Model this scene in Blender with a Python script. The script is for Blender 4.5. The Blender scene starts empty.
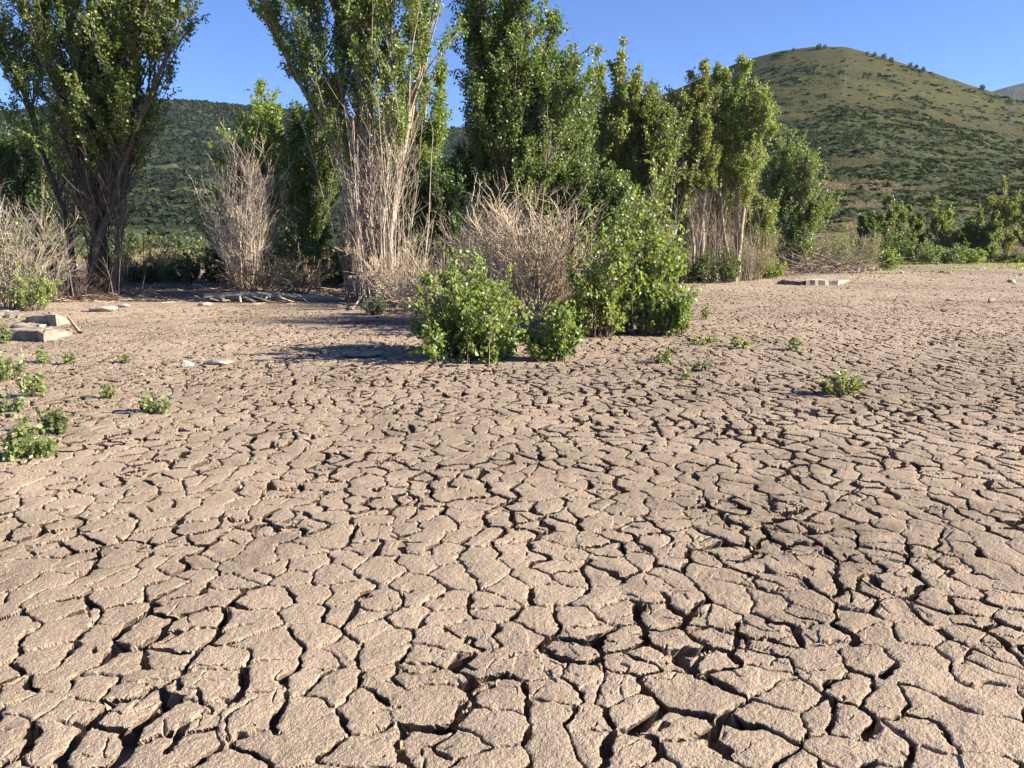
import bpy, math, numpy as np
R = math.radians
scene = bpy.context.scene
COL = scene.collection
f32 = np.float32

# ------------------------------------------------------------------ camera numbers
CAM_H, F, PITCH = 1.6, 769.0, R(10.6)
CP, SP = math.cos(PITCH), math.sin(PITCH)
def W(px, py, Y):                      # the point at ground distance Y seen at a pixel of the photograph
    a, b = (px - 512) / F, (384 - py) / F
    t = Y / (CP + b * SP)
    return a * t, Y, CAM_H + t * (-SP + b * CP)
def GY(py):                            # ground distance for a picture row
    b = (384 - py) / F
    return CAM_H * (CP + b * SP) / (SP - b * CP)

# ------------------------------------------------------------------ noise
def _h(i, j, s):
    n = (i.astype(np.int64) * 374761393 + j.astype(np.int64) * 668265263 + s * 2147483647 + 974711) & 0xffffffff
    n = ((n ^ (n >> 13)) * 1274126177) & 0xffffffff
    n = ((n ^ (n >> 16)) * 2246822519) & 0xffffffff
    return ((n ^ (n >> 15)) & 0xffffff).astype(f32) / f32(0xffffff)
def vnoise(x, y, s=0):
    i, j = np.floor(x), np.floor(y)
    u, v = (x - i).astype(f32), (y - j).astype(f32)
    u = u * u * (3 - 2 * u); v = v * v * (3 - 2 * v)
    a, b, c, d = _h(i, j, s), _h(i + 1, j, s), _h(i, j + 1, s), _h(i + 1, j + 1, s)
    return (a + (b - a) * u) * (1 - v) + (c + (d - c) * u) * v
def fbm(x, y, s=0, o=4):
    r, a, t = 0, 1.0, 0
    for k in range(o):
        r = r + a * vnoise(x * 2 ** k + 13.7 * k, y * 2 ** k - 7.3 * k, s + k); t += a; a *= .5
    return r / t
def sm(a, b, x):
    t = np.clip((x - a) / (b - a), 0, 1)
    return t * t * (3 - 2 * t)
def unit(v):
    return v / np.maximum(np.linalg.norm(v, axis=-1, keepdims=True), 1e-9)

# ------------------------------------------------------------------ materials
def mat(name):
    m = bpy.data.materials.new(name); m.use_nodes = True
    n = m.node_tree.nodes; b = n['Principled BSDF']
    return m, n, m.node_tree.links, b
def coat(name, rough, spec=.2, noise=(30, .6, 1.25), bump=None):
    m, n, l, b = mat(name)
    at = n.new('ShaderNodeAttribute'); at.attribute_name = 'Col'
    tc = n.new('ShaderNodeTexCoord')
    nz = n.new('ShaderNodeTexNoise'); nz.inputs['Scale'].default_value = noise[0]; nz.inputs['Detail'].default_value = 5
    l.new(tc.outputs['Object'], nz.inputs['Vector'])
    mr = n.new('ShaderNodeMapRange'); mr.inputs['From Min'].default_value = .3; mr.inputs['From Max'].default_value = .7
    mr.inputs['To Min'].default_value = noise[1]; mr.inputs['To Max'].default_value = noise[2]
    l.new(nz.outputs[0], mr.inputs['Value'])
    vm = n.new('ShaderNodeVectorMath'); vm.operation = 'SCALE'
    l.new(at.outputs['Color'], vm.inputs[0]); l.new(mr.outputs[0], vm.inputs['Scale'])
    l.new(vm.outputs[0], b.inputs['Base Color'])
    b.inputs['Roughness'].default_value = rough; b.inputs['Specular IOR Level'].default_value = spec
    if bump:
        n2 = n.new('ShaderNodeTexNoise'); n2.inputs['Scale'].default_value = bump[0]; n2.inputs['Detail'].default_value = 4
        l.new(tc.outputs['Object'], n2.inputs['Vector'])
        bp = n.new('ShaderNodeBump'); bp.inputs['Strength'].default_value = bump[1]; bp.inputs['Distance'].default_value = bump[2]
        l.new(n2.outputs[0], bp.inputs['Height']); l.new(bp.outputs[0], b.inputs['Normal'])
    return m
def leafmat(name, rough=.42, trans=.42, spec=.5):
    m, n, l, b = mat(name)
    at = n.new('ShaderNodeAttribute'); at.attribute_name = 'Col'
    l.new(at.outputs['Color'], b.inputs['Base Color'])
    b.inputs['Roughness'].default_value = rough; b.inputs['Specular IOR Level'].default_value = spec
    tr = n.new('ShaderNodeBsdfTranslucent')
    mx = n.new('ShaderNodeMix'); mx.data_type = 'RGBA'; mx.blend_type = 'MULTIPLY'; mx.inputs[0].default_value = 1
    l.new(at.outputs['Color'], mx.inputs[6]); mx.inputs[7].default_value = (1.5, 1.5, .6, 1)
    l.new(mx.outputs[2], tr.inputs['Color'])
    ms = n.new('ShaderNodeMixShader'); ms.inputs[0].default_value = trans
    l.new(b.outputs[0], ms.inputs[1]); l.new(tr.outputs[0], ms.inputs[2])
    l.new(ms.outputs[0], n['Material Output'].inputs['Surface'])
    return m
M_MUD = coat('cracked_mud', .95, .1, (130, .74, 1.28), (190, .75, .008))
M_BARK = coat('bark', .9, .15, (14, .48, 1.02), (40, .6, .02))
M_LEAF = leafmat('leaf')
M_SCRUB = leafmat('scrub_leaf', .9, .2, .05)
M_HILL = coat('hillside', .95, .1, (.25, .55, .95), (1.1, .9, .9))
M_STONE = coat('stone', .9, .2, (6, .36, .92), (35, .5, .02))
M_STEEL = coat('galvanised_steel', .5, .4, (2, .9, 1.1))

# ------------------------------------------------------------------ mesh building
def link(name, V, faces, m, parent=None, col=None, smooth=False):
    """faces: int array (n,3) or (n,4), or a list of such arrays"""
    if not isinstance(faces, list): faces = [faces]
    faces = [q for q in faces if len(q)]
    me = bpy.data.meshes.new(name)
    V = np.asarray(V, f32)
    me.vertices.add(len(V)); me.vertices.foreach_set('co', V.ravel())
    tot = np.concatenate([np.full(len(q), q.shape[1], np.int32) for q in faces])
    idx = np.concatenate([np.asarray(q, np.int32).ravel() for q in faces])
    st = np.concatenate([[0], np.cumsum(tot)[:-1]]).astype(np.int32)
    me.loops.add(len(idx)); me.loops.foreach_set('vertex_index', idx)
    me.polygons.add(len(tot)); me.polygons.foreach_set('loop_start', st); me.polygons.foreach_set('loop_total', tot)
    me.polygons.foreach_set('use_smooth', np.full(len(tot), smooth))
    if col is None: col = (.5, .5, .5)
    col = np.asarray(col, f32)
    if col.ndim == 1: col = np.tile(col, (len(V), 1))
    ca = me.color_attributes.new('Col', 'FLOAT_COLOR', 'POINT')
    ca.data.foreach_set('color', np.c_[col, np.ones(len(V))].astype(f32).ravel())
    me.update(calc_edges=True); me.validate(clean_customdata=False)
    me.materials.append(m)
    o = bpy.data.objects.new(name, me); COL.objects.link(o)
    if parent: o.parent = parent
    return o
def tag(o, label, cat, group=None):
    o['label'] = label; o['category'] = cat
    if group: o['group'] = group
    return o
def thing(name, label, cat, loc, group=None):
    o = bpy.data.objects.new(name, None); COL.objects.link(o); o.location = loc; o.empty_display_size = .2
    return tag(o, label, cat, group)
class Soup:
    def __init__(s): s.V, s.Fq, s.Ft, s.C, s.n = [], [], [], [], 0
    def add(s, V, Fq=None, Ft=None, C=(.5, .5, .5)):
        V = np.asarray(V, f32).reshape(-1, 3); C = np.asarray(C, f32)
        if C.ndim == 1: C = np.tile(C, (len(V), 1))
        if Fq is not None and len(Fq): s.Fq.append(np.asarray(Fq) + s.n)
        if Ft is not None and len(Ft): s.Ft.append(np.asarray(Ft) + s.n)
        s.V.append(V); s.C.append(C); s.n += len(V)
    def build(s, name, m, parent=None, smooth=False):
        if not s.n: return None
        fs = ([np.concatenate(s.Fq)] if s.Fq else []) + ([np.concatenate(s.Ft)] if s.Ft else [])
        return link(name, np.concatenate(s.V), fs, m, parent, np.concatenate(s.C), smooth)
def tubes(sp, P, r, S=4, C=(.3, .25, .2)):
    """P (N,K,3) centre lines, r (N,K) radii"""
    N, K, _ = P.shape
    if N == 0: return
    T = unit(np.gradient(P, axis=1))
    ref = np.where(np.abs(T[..., 2:]) > .9, np.array([1., .2, 0]), np.array([.1, .1, 1.]))
    ref = np.repeat(ref[:, :1], K, 1)
    a = unit(np.cross(T, ref)); b = np.cross(T, a)
    th = np.arange(S) * 2 * np.pi / S
    V = P[:, :, None] + r[..., None, None] * (a[:, :, None] * np.cos(th)[:, None] + b[:, :, None] * np.sin(th)[:, None])
    base = (np.arange(N) * K * S)[:, None, None]
    k = (np.arange(K - 1) * S)[None, :, None]; j = np.arange(S)[None, None]; j2 = (j + 1) % S
    q = np.stack([base + k + j, base + k + j2, base + k + S + j2, base + k + S + j], -1).reshape(-1, 4)
    C = np.asarray(C, f32)
    if C.ndim == 3: C = np.repeat(C[:, :, None], S, 2).reshape(-1, 3)
    elif C.ndim == 2: C = np.repeat(C, K * S, 0)
    sp.add(V, q, C=C)
    if S > 3:
        e = (np.arange(N) * K * S)[:, None] + np.arange(S)[None] + (K - 1) * S
        if S == 4: sp.Fq.append(e + sp.n - N * K * S)
def grow(P0, D0, L, K, up, wob, rng):
    N = len(P0); P = np.zeros((N, K, 3)); P[:, 0] = P0; D = unit(D0.copy())
    for k in range(1, K):
        P[:, k] = P[:, k - 1] + D * (L / (K - 1))[:, None]
        D = unit(D + np.array([0, 0, up]) + rng.normal(0, wob, (N, 3)))
    return P
def along(P, i, s):
    K = P.shape[1]; q = np.clip(s, 0, .9999) * (K - 1); k = q.astype(int); t = (q - k)[:, None]
    a, b = P[i, k], P[i, k + 1]
    return a * (1 - t) + b * t, unit(b - a)
def rdir(n, rng, zlo=-1., zhi=1.):
    z = rng.uniform(zlo, zhi, n); a = rng.uniform(0, 2 * np.pi, n); q = np.sqrt(1 - z * z)
    return np.c_[q * np.cos(a), q * np.sin(a), z]
def leaf_cols(n, base, rng, yellow=.06, var=.3):
    c = (np.asarray(base) * 1.72 + .016) * rng.uniform(1 - var, 1 + var, (n, 1)) * rng.uniform(.9, 1.1, (n, 3))
    y = rng.random(n) < yellow
    c[y] = np.array([.20, .19, .045]) * rng.uniform(.7, 1.3, (y.sum(), 1))
    return c
def leaves(sp, P, D, size, C, rng, width=.85, droop=.25):
    n = len(P)
    a = unit(D * .6 + rdir(n, rng) * .9 + np.array([0, 0, -droop]))
    nn = unit(rdir(n, rng) * np.array([1, 1, .8]) + D * .15)
    b = unit(np.cross(nn, a)); nn = np.cross(a, b)
    L = (size * rng.uniform(.65, 1.25, n))[:, None]; w = L * width * .5
    mid = P + a * L * .42
    V = np.stack([P, mid + b * w + nn * w * .3, P + a * L, mid - b * w + nn * w * .3], 1)
    sp.add(V, np.arange(4 * n).reshape(n, 4), C=np.repeat(C, 4, 0))

# ------------------------------------------------------------------ ground
SHX = np.array([-60, -15, -8, -4.5, -2.6, -.6, 0, 1., 2., 3.0, 4.5, 7, 10, 14, 18, 24, 40, 90])
SHY = np.array([20.6, 20.6, 20.8, 20.6, 17.2, 15, 14.2, 14.2, 15.5, 20, 27, 31, 34, 37, 42, 52, 60, 60])
def shore(x, y):
    return np.interp(x, SHX, SHY) + (fbm(x * .5, y * .5, 91, 3) - .5) * 2.2 - y     # <0 : on the bank
def bank(x, y):
    d = shore(x, y)
    h = .2 * sm(0, -.7, d) * sm(60, 30, y)
    return h + .06 * sm(.5, -2.5, d) * (fbm(x * 1.3, y * 1.3, 5, 3) - .5) * 2
def gz(x, y):
    return float(bank(np.array([float(x)]), np.array([float(y)]))[0])
def crackfield(x, y, s, seed, wx, wy):
    """distance to the nearest cell edge, an id per edge, an id per cell"""
    X, Y = (x + wx) / s, (y + wy) / s
    i0, j0 = np.floor(X), np.floor(Y)
    best = np.full(X.shape, 9., f32); bx = np.zeros_like(best); by = np.zeros_like(best); bid = np.zeros_like(best)
    offs = [(i, j) for i in (-1, 0, 1) for j in (-1, 0, 1)]
    offs2 = [(i, j) for i in (-2, -1, 0, 1, 2) for j in (-2, -1, 0, 1, 2) if abs(i) + abs(j) < 4]
    for di, dj in offs:
        i, j = i0 + di, j0 + dj
        dx = (i + .05 + .9 * _h(i, j, seed) - X).astype(f32); dy = (j + .05 + .9 * _h(i, j, seed + 1) - Y).astype(f32)
        d = dx * dx + dy * dy; m = d < best
        best = np.where(m, d, best); bx = np.where(m, dx, bx); by = np.where(m, dy, by); bid = np.where(m, _h(i, j, seed + 2), bid)
    e = np.full(X.shape, 9., f32); eid = np.zeros_like(e); gx = np.zeros_like(e); gy = np.zeros_like(e)
    for di, dj in offs2:
        i, j = i0 + di, j0 + dj
        dx = (i + .05 + .9 * _h(i, j, seed) - X).astype(f32); dy = (j + .05 + .9 * _h(i, j, seed + 1) - Y).astype(f32)
        rx, ry = dx - bx, dy - by; q = rx * rx + ry * ry
        t = np.where(q > 1e-6, ((bx + dx) * rx + (by + dy) * ry) * .5 / np.sqrt(np.maximum(q, 1e-6)), 9.).astype(f32)
        m = t < e
        e = np.where(m, t, e); iq = 1 / np.sqrt(np.maximum(q, 1e-6)); gx = np.where(m, rx * iq, gx); gy = np.where(m, ry * iq, gy); eid = np.where(m, np.mod((_h(i, j, seed + 2) + bid) * 7.31, 1.), eid)
    return e * s, eid, bid, -bx * s, -by * s, gx, gy

def ground():
    rows = [-400., -120, -40, -12, -4, -1, .2]
    y = .9
    while y < 52: rows.append(y); y += max(.0036, .0024 * y, .0060 * y - .08)
    rows += [54., 58, 64, 72, 85, 105, 140, 200, 300, 500, 900, 1600, 3200]
    rows = np.array(rows); NC = 1750
    inner = np.linspace(-1, 1, NC)
    w = np.clip(1.3 + .86 * rows, 1.6, 62)
    outer = np.array([1.03, 1.1, 1.25, 1.6, 2.4, 4.5, 10, 30.])
    X = np.concatenate([-w[:, None] - (outer[::-1] - 1) * np.maximum(w, 30)[:, None] * 2, inner * w[:, None], w[:, None] + (outer - 1) * np.maximum(w, 30)[:, None] * 2], 1)
    Y = np.repeat(rows[:, None], X.shape[1], 1)
    shp = X.shape; x, y = X.ravel().astype(f32), Y.ravel().astype(f32)
    sd = shore(x, y)
    z = bank(x, y)
    act = (np.abs(x) < np.clip(1.3 + .86 * y, 1.6, 62) * 1.001) & (y > .8) & (y < 52) & (sd > -.3)
    xa, ya, sa = x[act], y[act], sd[act]
    # warps
    w1 = (fbm(xa * 2.2, ya * 2.2, 20, 2) - .5); w2 = (fbm(xa * 2.2, ya * 2.2, 30, 2) - .5)
    w3 = vnoise(xa * 13, ya * 13, 40) - .5; w4 = vnoise(xa * 13, ya * 13, 41) - .5
    w5 = vnoise(xa * 42, ya * 42, 42) - .5; w6 = vnoise(xa * 42, ya * 42, 43) - .5
    wx = .15 * w1 + .045 * w3 + .014 * w5; wy = .15 * w2 + .045 * w4 + .014 * w6
    strength = sm(.0, 3.0, sa) * (1 - .5 * sm(8, 24, ya)) * (1 + .25 * sm(3.2, 9, ya)) * (.8 + .2 * sm(-3, 2, xa))
    strength = np.maximum(strength, 0)
    vary = sm(.25, .75, vnoise(xa * 3.1, ya * 3.1, 50)); vary2 = sm(.2, .8, vnoise(xa * 7, ya * 7, 51))
    small = np.clip(np.exp(-(((xa - 1.75) / 1.0) ** 2 + ((ya - 4.1) / .8) ** 2)) + .8 * np.exp(-(((xa - 1.1) / .5) ** 2 + ((ya - 3.0) / .35) ** 2))
                    + .7 * np.exp(-(((xa - .1) / .5) ** 2 + ((ya - 2.7) / .3) ** 2)) , 0, 1)
    h = np.zeros_like(xa); tone = np.ones_like(xa)
    # plates of two sizes and hairlines
    e1, id1, c1, lx, ly, gx1, gy1 = crackfield(xa, ya, .178, 100, wx, wy)
    wide = np.where(id1 < .08, .0, np.where(id1 < .34, .0065, np.where(id1 < .70, .0115, .0165)))
    half1 = wide * (.46 + .95 * vary ** 1.4) * (.75 + .4 * vary2) * strength * (.34 + .86 * np.abs(gx1) ** 1.2)
    half1 = np.minimum(half1, .0175 + .009 * sm(3.5, 9, ya))
    e2, id2, c2, mx_, my_, gx2, gy2 = crackfield(xa, ya, .15, 200, wx * .8 + .5, wy * .8)
    half2 = np.where(id2 < .84 - .2 * small, 0, .0055) * (.05 + 1.4 * vary ** 2) * strength * (.4 + .8 * np.abs(gx2)) * (1 + .1 * small)
    e3, id3, c3, _, _, _, _ = crackfield(xa, ya, .09, 300, wx * .6, wy * .6 + .3)
    half3 = np.where(id3 < .85 - .2 * small, 0, .0025) * (.3 + vary) * strength
    rough = (vnoise(xa * 75, ya * 75, 60) - .5) * .0025 + (vnoise(xa * 28, ya * 28, 61) - .5) * .007
    def cut(e, half, depth, lip, rl):
        on = half > .0015
        d = e + rough - half
        inside = np.where(on, sm(.002, -.004, d) * depth, 0)
        rim = np.where(on, np.clip(1 - np.maximum(d, 0) / rl, 0, 1) ** 2 * lip, 0)
        return -inside - rim, inside * sm(.0035, .008, half)
    g, i1 = cut(e1, half1, .10, .004, .018); g2, i2 = cut(e2, half2, .06, .003, .012); g3, _ = cut(e3, half3, .02, .0015, .006)
    # plate tilt and dome
    t1 = (np.mod(c1 * 57.1, 1) - .5); t2 = (np.mod(c1 * 91.7, 1) - .5); t3 = (np.mod(c1 * 33.3, 1) - .5)
    plate = strength * ((t1 * lx + t2 * ly) * .06 + t3 * .005 + .006 * sm(0, .14, e1) + .006 * small * np.sin(c2 * 60))
    lumps = (fbm(xa * 1.1, ya * 1.1, 70, 3) - .5) * .03 + (fbm(xa * 8, ya * 8, 71, 3) - .5) * .008 * (1 + .4 * small) * (1 - .5 * sm(6, 14, ya)) + (vnoise(xa * 60, ya * 60, 72) - .5) * .0026 + (vnoise(xa * 150, ya * 150, 73) - .5) * .0026
    h = np.minimum(np.minimum(g, g2), g3) + plate + lumps * sm(-.3, .5, sa)
    z[act] += h
    # the crust overhangs: crack walls lean back under their plates
    X_, Y_ = x.copy(), y.copy()
    X_[act] -= i1 * .8 * gx1 + i2 * .55 * gx2 * (i1 < .01); Y_[act] -= i1 * .8 * gy1 + i2 * .55 * gy2 * (i1 < .01)
    # base colours: clay, litter soil, thin grass
    c = np.zeros((len(x), 3), f32)
    big = fbm(x * .35, y * .35, 80, 4)[:, None]; fine = fbm(x * 5, y * 5, 81, 3)[:, None]
    mud = np.array([.268, .210, .154]) * (.76 + .48 * big) * (.86 + .28 * fine)
    mud = mud * np.where(np.abs(x) < 90, 1., .9)[:, None]
    smudge = sm(.58, .74, fbm(x * 1.6, y * 1.6, 95, 4)) * sm(.35, .6, fbm(x * 11, y * 11, 96, 2)); crust = sm(.55, .75, fbm(x * 2.3, y * 2.3, 97, 3))
    mud = mud * (1 - .22 * smudge + .10 * crust)[:, None]
    spot = np.zeros_like(x); spot[act] = small
    damp = (spot * sm(.45, .7, fbm(x * 3.5, y * 3.5, 82, 3)))[:, None]
    mud = mud * (1 - .30 * damp) * (1 - .10 * spot[:, None])
    litter = np.array([.155, .112, .078]) * (.6 + .8 * fbm(x * 6, y * 6, 84, 3))[:, None]
    straw = np.array([.22, .17, .08]) * (.7 + .6 * fbm(x * 1.1, y * 1.1, 85, 3))[:, None]
    k = sm(.3, -.8, sd)[:, None]
    land = litter * (1 - sm(46, 66, y)[:, None]) + straw * sm(46, 66, y)[:, None]
    c = mud * (1 - k) + land * k
    gr = (sm(0, 6, x - 8) * sm(34, 46, y + (fbm(x * .3, y * .3, 87, 3) - .5) * 22) * sm(80, 60, y) * sm(.35, .6, fbm(x * .6, y * 1.2, 86, 3)))[:, None] * .7
    c = c * (1 - gr) + np.array([.13, .13, .05]) * gr
    V = np.c_[X_, Y_, z]
    nr, nc = shp
    i = (np.arange(nr - 1)[:, None] * nc + np.arange(nc - 1)[None]).ravel()
    o = link('ground', V, np.stack([i, i + 1, i + nc + 1, i + nc], 1), M_MUD, None, c, False)
    o['kind'] = 'structure'
ground()

# ------------------------------------------------------------------ woody plants
BLEACH = np.array([.42, .345, .275]); BROWN = np.array([.20, .155, .12]); GREYB = np.array([.36, .31, .26])
def wcols(n, base, rng, v=.25): return np.asarray(base) * rng.uniform(1 - v, 1 + v, (n, 1))

def poplar(label, base, tops, crown_py, seed, Y, maxl, nleaf, leaf, size=.08, r0=.11, nb=34, sucker=0, flood=3.6, bark=GREYB,
           yellow=.05, spread=.5, low=.3, mk=1.42, pw=1.1, fill=0, name='poplar_tree', group=None, wood_low=None, elev=(.85, 1.5), bare=.5, cat='tree', dead_twig=8, wob=.06):
    """base: pixel column of the foot; tops: (px, py) of each stem's tip, all at ground distance Y"""
    rng = np.random.default_rng(seed)
    bx = W(base, 300, Y)[0]; z0 = gz(bx, Y) - .05
    root = thing(name, label, cat, (bx, Y, z0), group)
    maxl *= mk; nleaf = int(nleaf * 2.2); size *= .78; nb = int(nb * 1.25)
    zc = W(base, crown_py, Y)[2] - z0
    wood_low = BLEACH if wood_low is None else np.asarray(wood_low)
    K = 11; ns = len(tops); t = np.linspace(0, 1, K)
    S = np.zeros((ns, K, 3)); Hs = np.zeros(ns)
    for i, (px, py) in enumerate(tops):
        tx, _, tz = W(px, py, Y); H = tz - z0; Hs[i] = H
        a = 2 * np.pi * i / ns + rng.uniform(-.4, .4)
        bx0 = (tx - bx) * .10 + .16 * spread * math.cos(a) * ns ** .5; by0 = .16 * spread * math.sin(a) * ns ** .5
        ty = spread * rng.uniform(-1.0, 1.0)
        S[i, :, 0] = bx0 + (tx - bx - bx0) * t ** pw; S[i, :, 1] = by0 + (ty - by0) * t ** pw; S[i, :, 2] = H * t
        amp = wob * H / 8
        S[i, 1:, :2] += np.cumsum(rng.normal(0, amp, (K - 1, 2)), 0) * (1 - t[1:, None]) ** .5
    for i in range(ns):
        sp = Soup(); r = (r0 * rng.uniform(.7, 1.15) * (Hs[i] / Hs.max()) * (1 - t) ** .75 + .012)[None]
        lowk = sm(flood + .6, flood - .8, S[i, :, 2])[:, None]
        C = (bark * (1 - lowk) + wood_low * lowk) * rng.uniform(.8, 1.15)
        tubes(sp, S[i:i + 1], r, 8, C[None]); sp.build('trunk', M_BARK, root, True)
    # limbs
    N = nb * ns; si = np.repeat(np.arange(ns), nb)
    s = rng.uniform(.12, .985, N) ** .9
    if low > .5: s = np.where(rng.random(N) < .3, rng.uniform(.08, .4, N), s)
    if fill: s = rng.uniform(.04, .985, N)
    p, d = along(S, si, s); H = Hs[si]
    u = np.clip((p[:, 2] - zc) / np.maximum(H - zc, .5), 0, 1)
    lowb = p[:, 2] < zc - rng.uniform(0, 1.2, N)
    L = maxl * (np.where(lowb, bare, (1 - u) ** .95 * (.6 + .4 * sm(0, .25, u)) * 1.12 + .06)) * rng.uniform(.65, 1.25, N)
    az = rng.uniform(0, 2 * np.pi, N); el = rng.uniform(elev[0], elev[1], N) * .85
    D = np.c_[np.cos(el) * np.cos(az), np.cos(el) * np.sin(az), np.sin(el)] + d * .25
    B = grow(p, D, L, 6, .10, .10, rng)
    rb = (np.clip(L * .011, .008, .04))[:, None] * np.linspace(1, .25, 6)[None]
    sunk = p[:, 2] < flood + rng.normal(0, .4, N)
    Cb = np.where(sunk[:, None], wood_low, bark) * rng.uniform(.75, 1.2, (N, 1))
    sp = Soup(); tubes(sp, B[~sunk], rb[~sunk], 4, Cb[~sunk])
    # twigs
    nt = 8; ti = np.repeat(np.arange(N), nt); M = len(ti)
    ts = rng.uniform(.2, 1, M); tp, td = along(B, ti, ts)
    tl = rng.uniform(.25, .75, M) * np.clip(L[ti] * .65, .14, 1.0)
    TD = unit(td + rdir(M, rng) * .75 + np.array([0, 0, .35]))
    T = grow(tp, TD, tl, 4, .12, .12, rng)
    rt = np.full((M, 1), .007) * np.linspace(1, .5, 4)[None]
    tsunk = sunk[ti]
    tubes(sp, T[~tsunk], rt[~tsunk], 3, (Cb[ti] * .9)[~tsunk]); sp.build('branchwork', M_BARK, root)
    # dead wood below the old water line
    sp = Soup(); tubes(sp, B[sunk], rb[sunk], 4, Cb[sunk]); tubes(sp, T[tsunk], rt[tsunk] * .9, 3, Cb[ti][tsunk])
    if sucker:
        a = rng.uniform(0, 2 * np.pi, sucker); q = np.sqrt(rng.random(sucker)) * spread * 1.3
        k = rng.integers(0, ns, sucker)
        p0 = np.c_[q * np.cos(a) + S[k, 0, 0] , q * np.sin(a) * .8 + S[k, 0, 1], np.zeros(sucker)]
        dd = np.c_[np.cos(a) * .05, np.sin(a) * .05, np.ones(sucker)] + rng.normal(0, .07, (sucker, 3))
        dd[:, :2] += (S[k, 5, :2] - S[k, 0, :2]) * .12
        ll = flood * rng.uniform(.35, 1.15, sucker)
        U = grow(p0, dd, ll, 8, .03, .05, rng)
        cu = wood_low * rng.uniform(.65, 1.15, (sucker, 1))
        tubes(sp, U, rng.uniform(.008, .022, (sucker, 1)) * np.linspace(1, .35, 8)[None], 4, cu)
        i2 = np.repeat(np.arange(sucker), dead_twig); m = len(i2)
        pp, d2 = along(U, i2, rng.uniform(.15, 1, m))
        U2 = grow(pp, d2 + rdir(m, rng) * .6, rng.uniform(.2, .8, m), 4, .05, .15, rng)
        tubes(sp, U2, np.full((m, 1), .006) * np.linspace(1, .5, 4)[None], 3, cu[i2])
    sp.build('dead_wood', M_BARK, root)
    # foliage
    ok = np.where((~lowb & (p[:, 2] > zc - 1))[ti])[0]
    wgt = tl[ok] * (0.25 + rng.random(len(ok)) ** 1.5); wgt /= wgt.sum()
    li = rng.choice(ok, nleaf, p=wgt)
    lp, ld = along(T, li, rng.uniform(.1, 1.05, nleaf))
    lp = lp + rng.normal(0, .05, lp.shape)
    sp = Soup(); leaves(sp, lp, ld, size, leaf_cols(nleaf, leaf, rng, yellow), rng); sp.build('crown', M_LEAF, root)
    return root

def dead_shrub(label, base, py, Y, top_py, wpx, seed, col, n=60, upright=.7, gnarl=.10, tw=10, name='dead_shrub', group=None, rs=.012, green=0, arch=0.05, sub=5, bs=.55):
    rng = np.random.default_rng(seed)
    x = W(base, py, Y)[0]; z0 = gz(x, Y) - .03
    root = thing(name, label, 'dead shrub', (x, Y, z0), group)
    H = W(base, top_py, Y)[2] - z0; Wd = wpx * Y / F * .5
    a = rng.uniform(0, 2 * np.pi, n); q = np.sqrt(rng.random(n)); r = q * Wd
    p0 = np.c_[r * np.cos(a) * .35, r * np.sin(a) * .35, np.zeros(n)]
    aim = np.c_[r * np.cos(a) * 1.0, r * np.sin(a) * .8, H * np.sqrt(np.clip(1 - (.85 * q) ** 2, .05, 1)) * rng.uniform(.55, 1.02, n)]
    D = aim - p0; L = np.linalg.norm(D, axis=1)
    D = unit(unit(D) * upright + np.c_[np.cos(a), np.sin(a), np.zeros(n)] * (1 - upright) * .7 + rng.normal(0, .08, (n, 3)))
    S = grow(p0, D, L, 8, arch, gnarl, rng); S[..., 2] = np.maximum(S[..., 2], .01)
    c = wcols(n, col, rng, .4)
    sp = Soup(); tubes(sp, S, (rs * rng.uniform(.6, 1.4, n))[:, None] * np.linspace(1, .35, 8)[None], 4, c)
    sp.build('stem', M_BARK, root)
    sp = Soup()
    i = np.repeat(np.arange(n), sub); m = len(i)
    pp, d = along(S, i, rng.uniform(.2, .95, m))
    B = grow(pp, d + rdir(m, rng) * (bs + gnarl), L[i] * rng.uniform(.12, .4, m), 6, arch, gnarl * 1.3, rng); B[..., 2] = np.maximum(B[..., 2], .01)
    tubes(sp, B, np.full((m, 1), rs * .55) * np.linspace(1, .5, 6)[None], 3, c[i])
    k = rng.integers(0, m, m * tw // 3); pp, d = along(B, k, rng.uniform(.1, 1, len(k)))
    T = grow(pp, d + rdir(len(k), rng) * (bs + .25), rng.uniform(.1, .45, len(k)) * min(1, H / 2.), 4, arch, gnarl * 1.5, rng); T[..., 2] = np.maximum(T[..., 2], .005)
    tubes(sp, T, np.full((len(k), 1), rs * .38) * np.linspace(1, .6, 4)[None], 3, c[i][k] * rng.uniform(.8, 1.15, (len(k), 1)))
    sp.build('twig_tangle', M_BARK, root)
    if green:
        g = rng.integers(0, m, green); lp, ld = along(B, g, rng.uniform(0, 1, green)); keep = lp[:, 2] < H * .8
        sp = Soup(); leaves(sp, lp[keep] + rng.normal(0, .06, (keep.sum(), 3)), ld[keep], .07, leaf_cols(keep.sum(), (.10, .13, .035), rng), rng); sp.build('foliage', M_LEAF, root)
    return root

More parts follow.
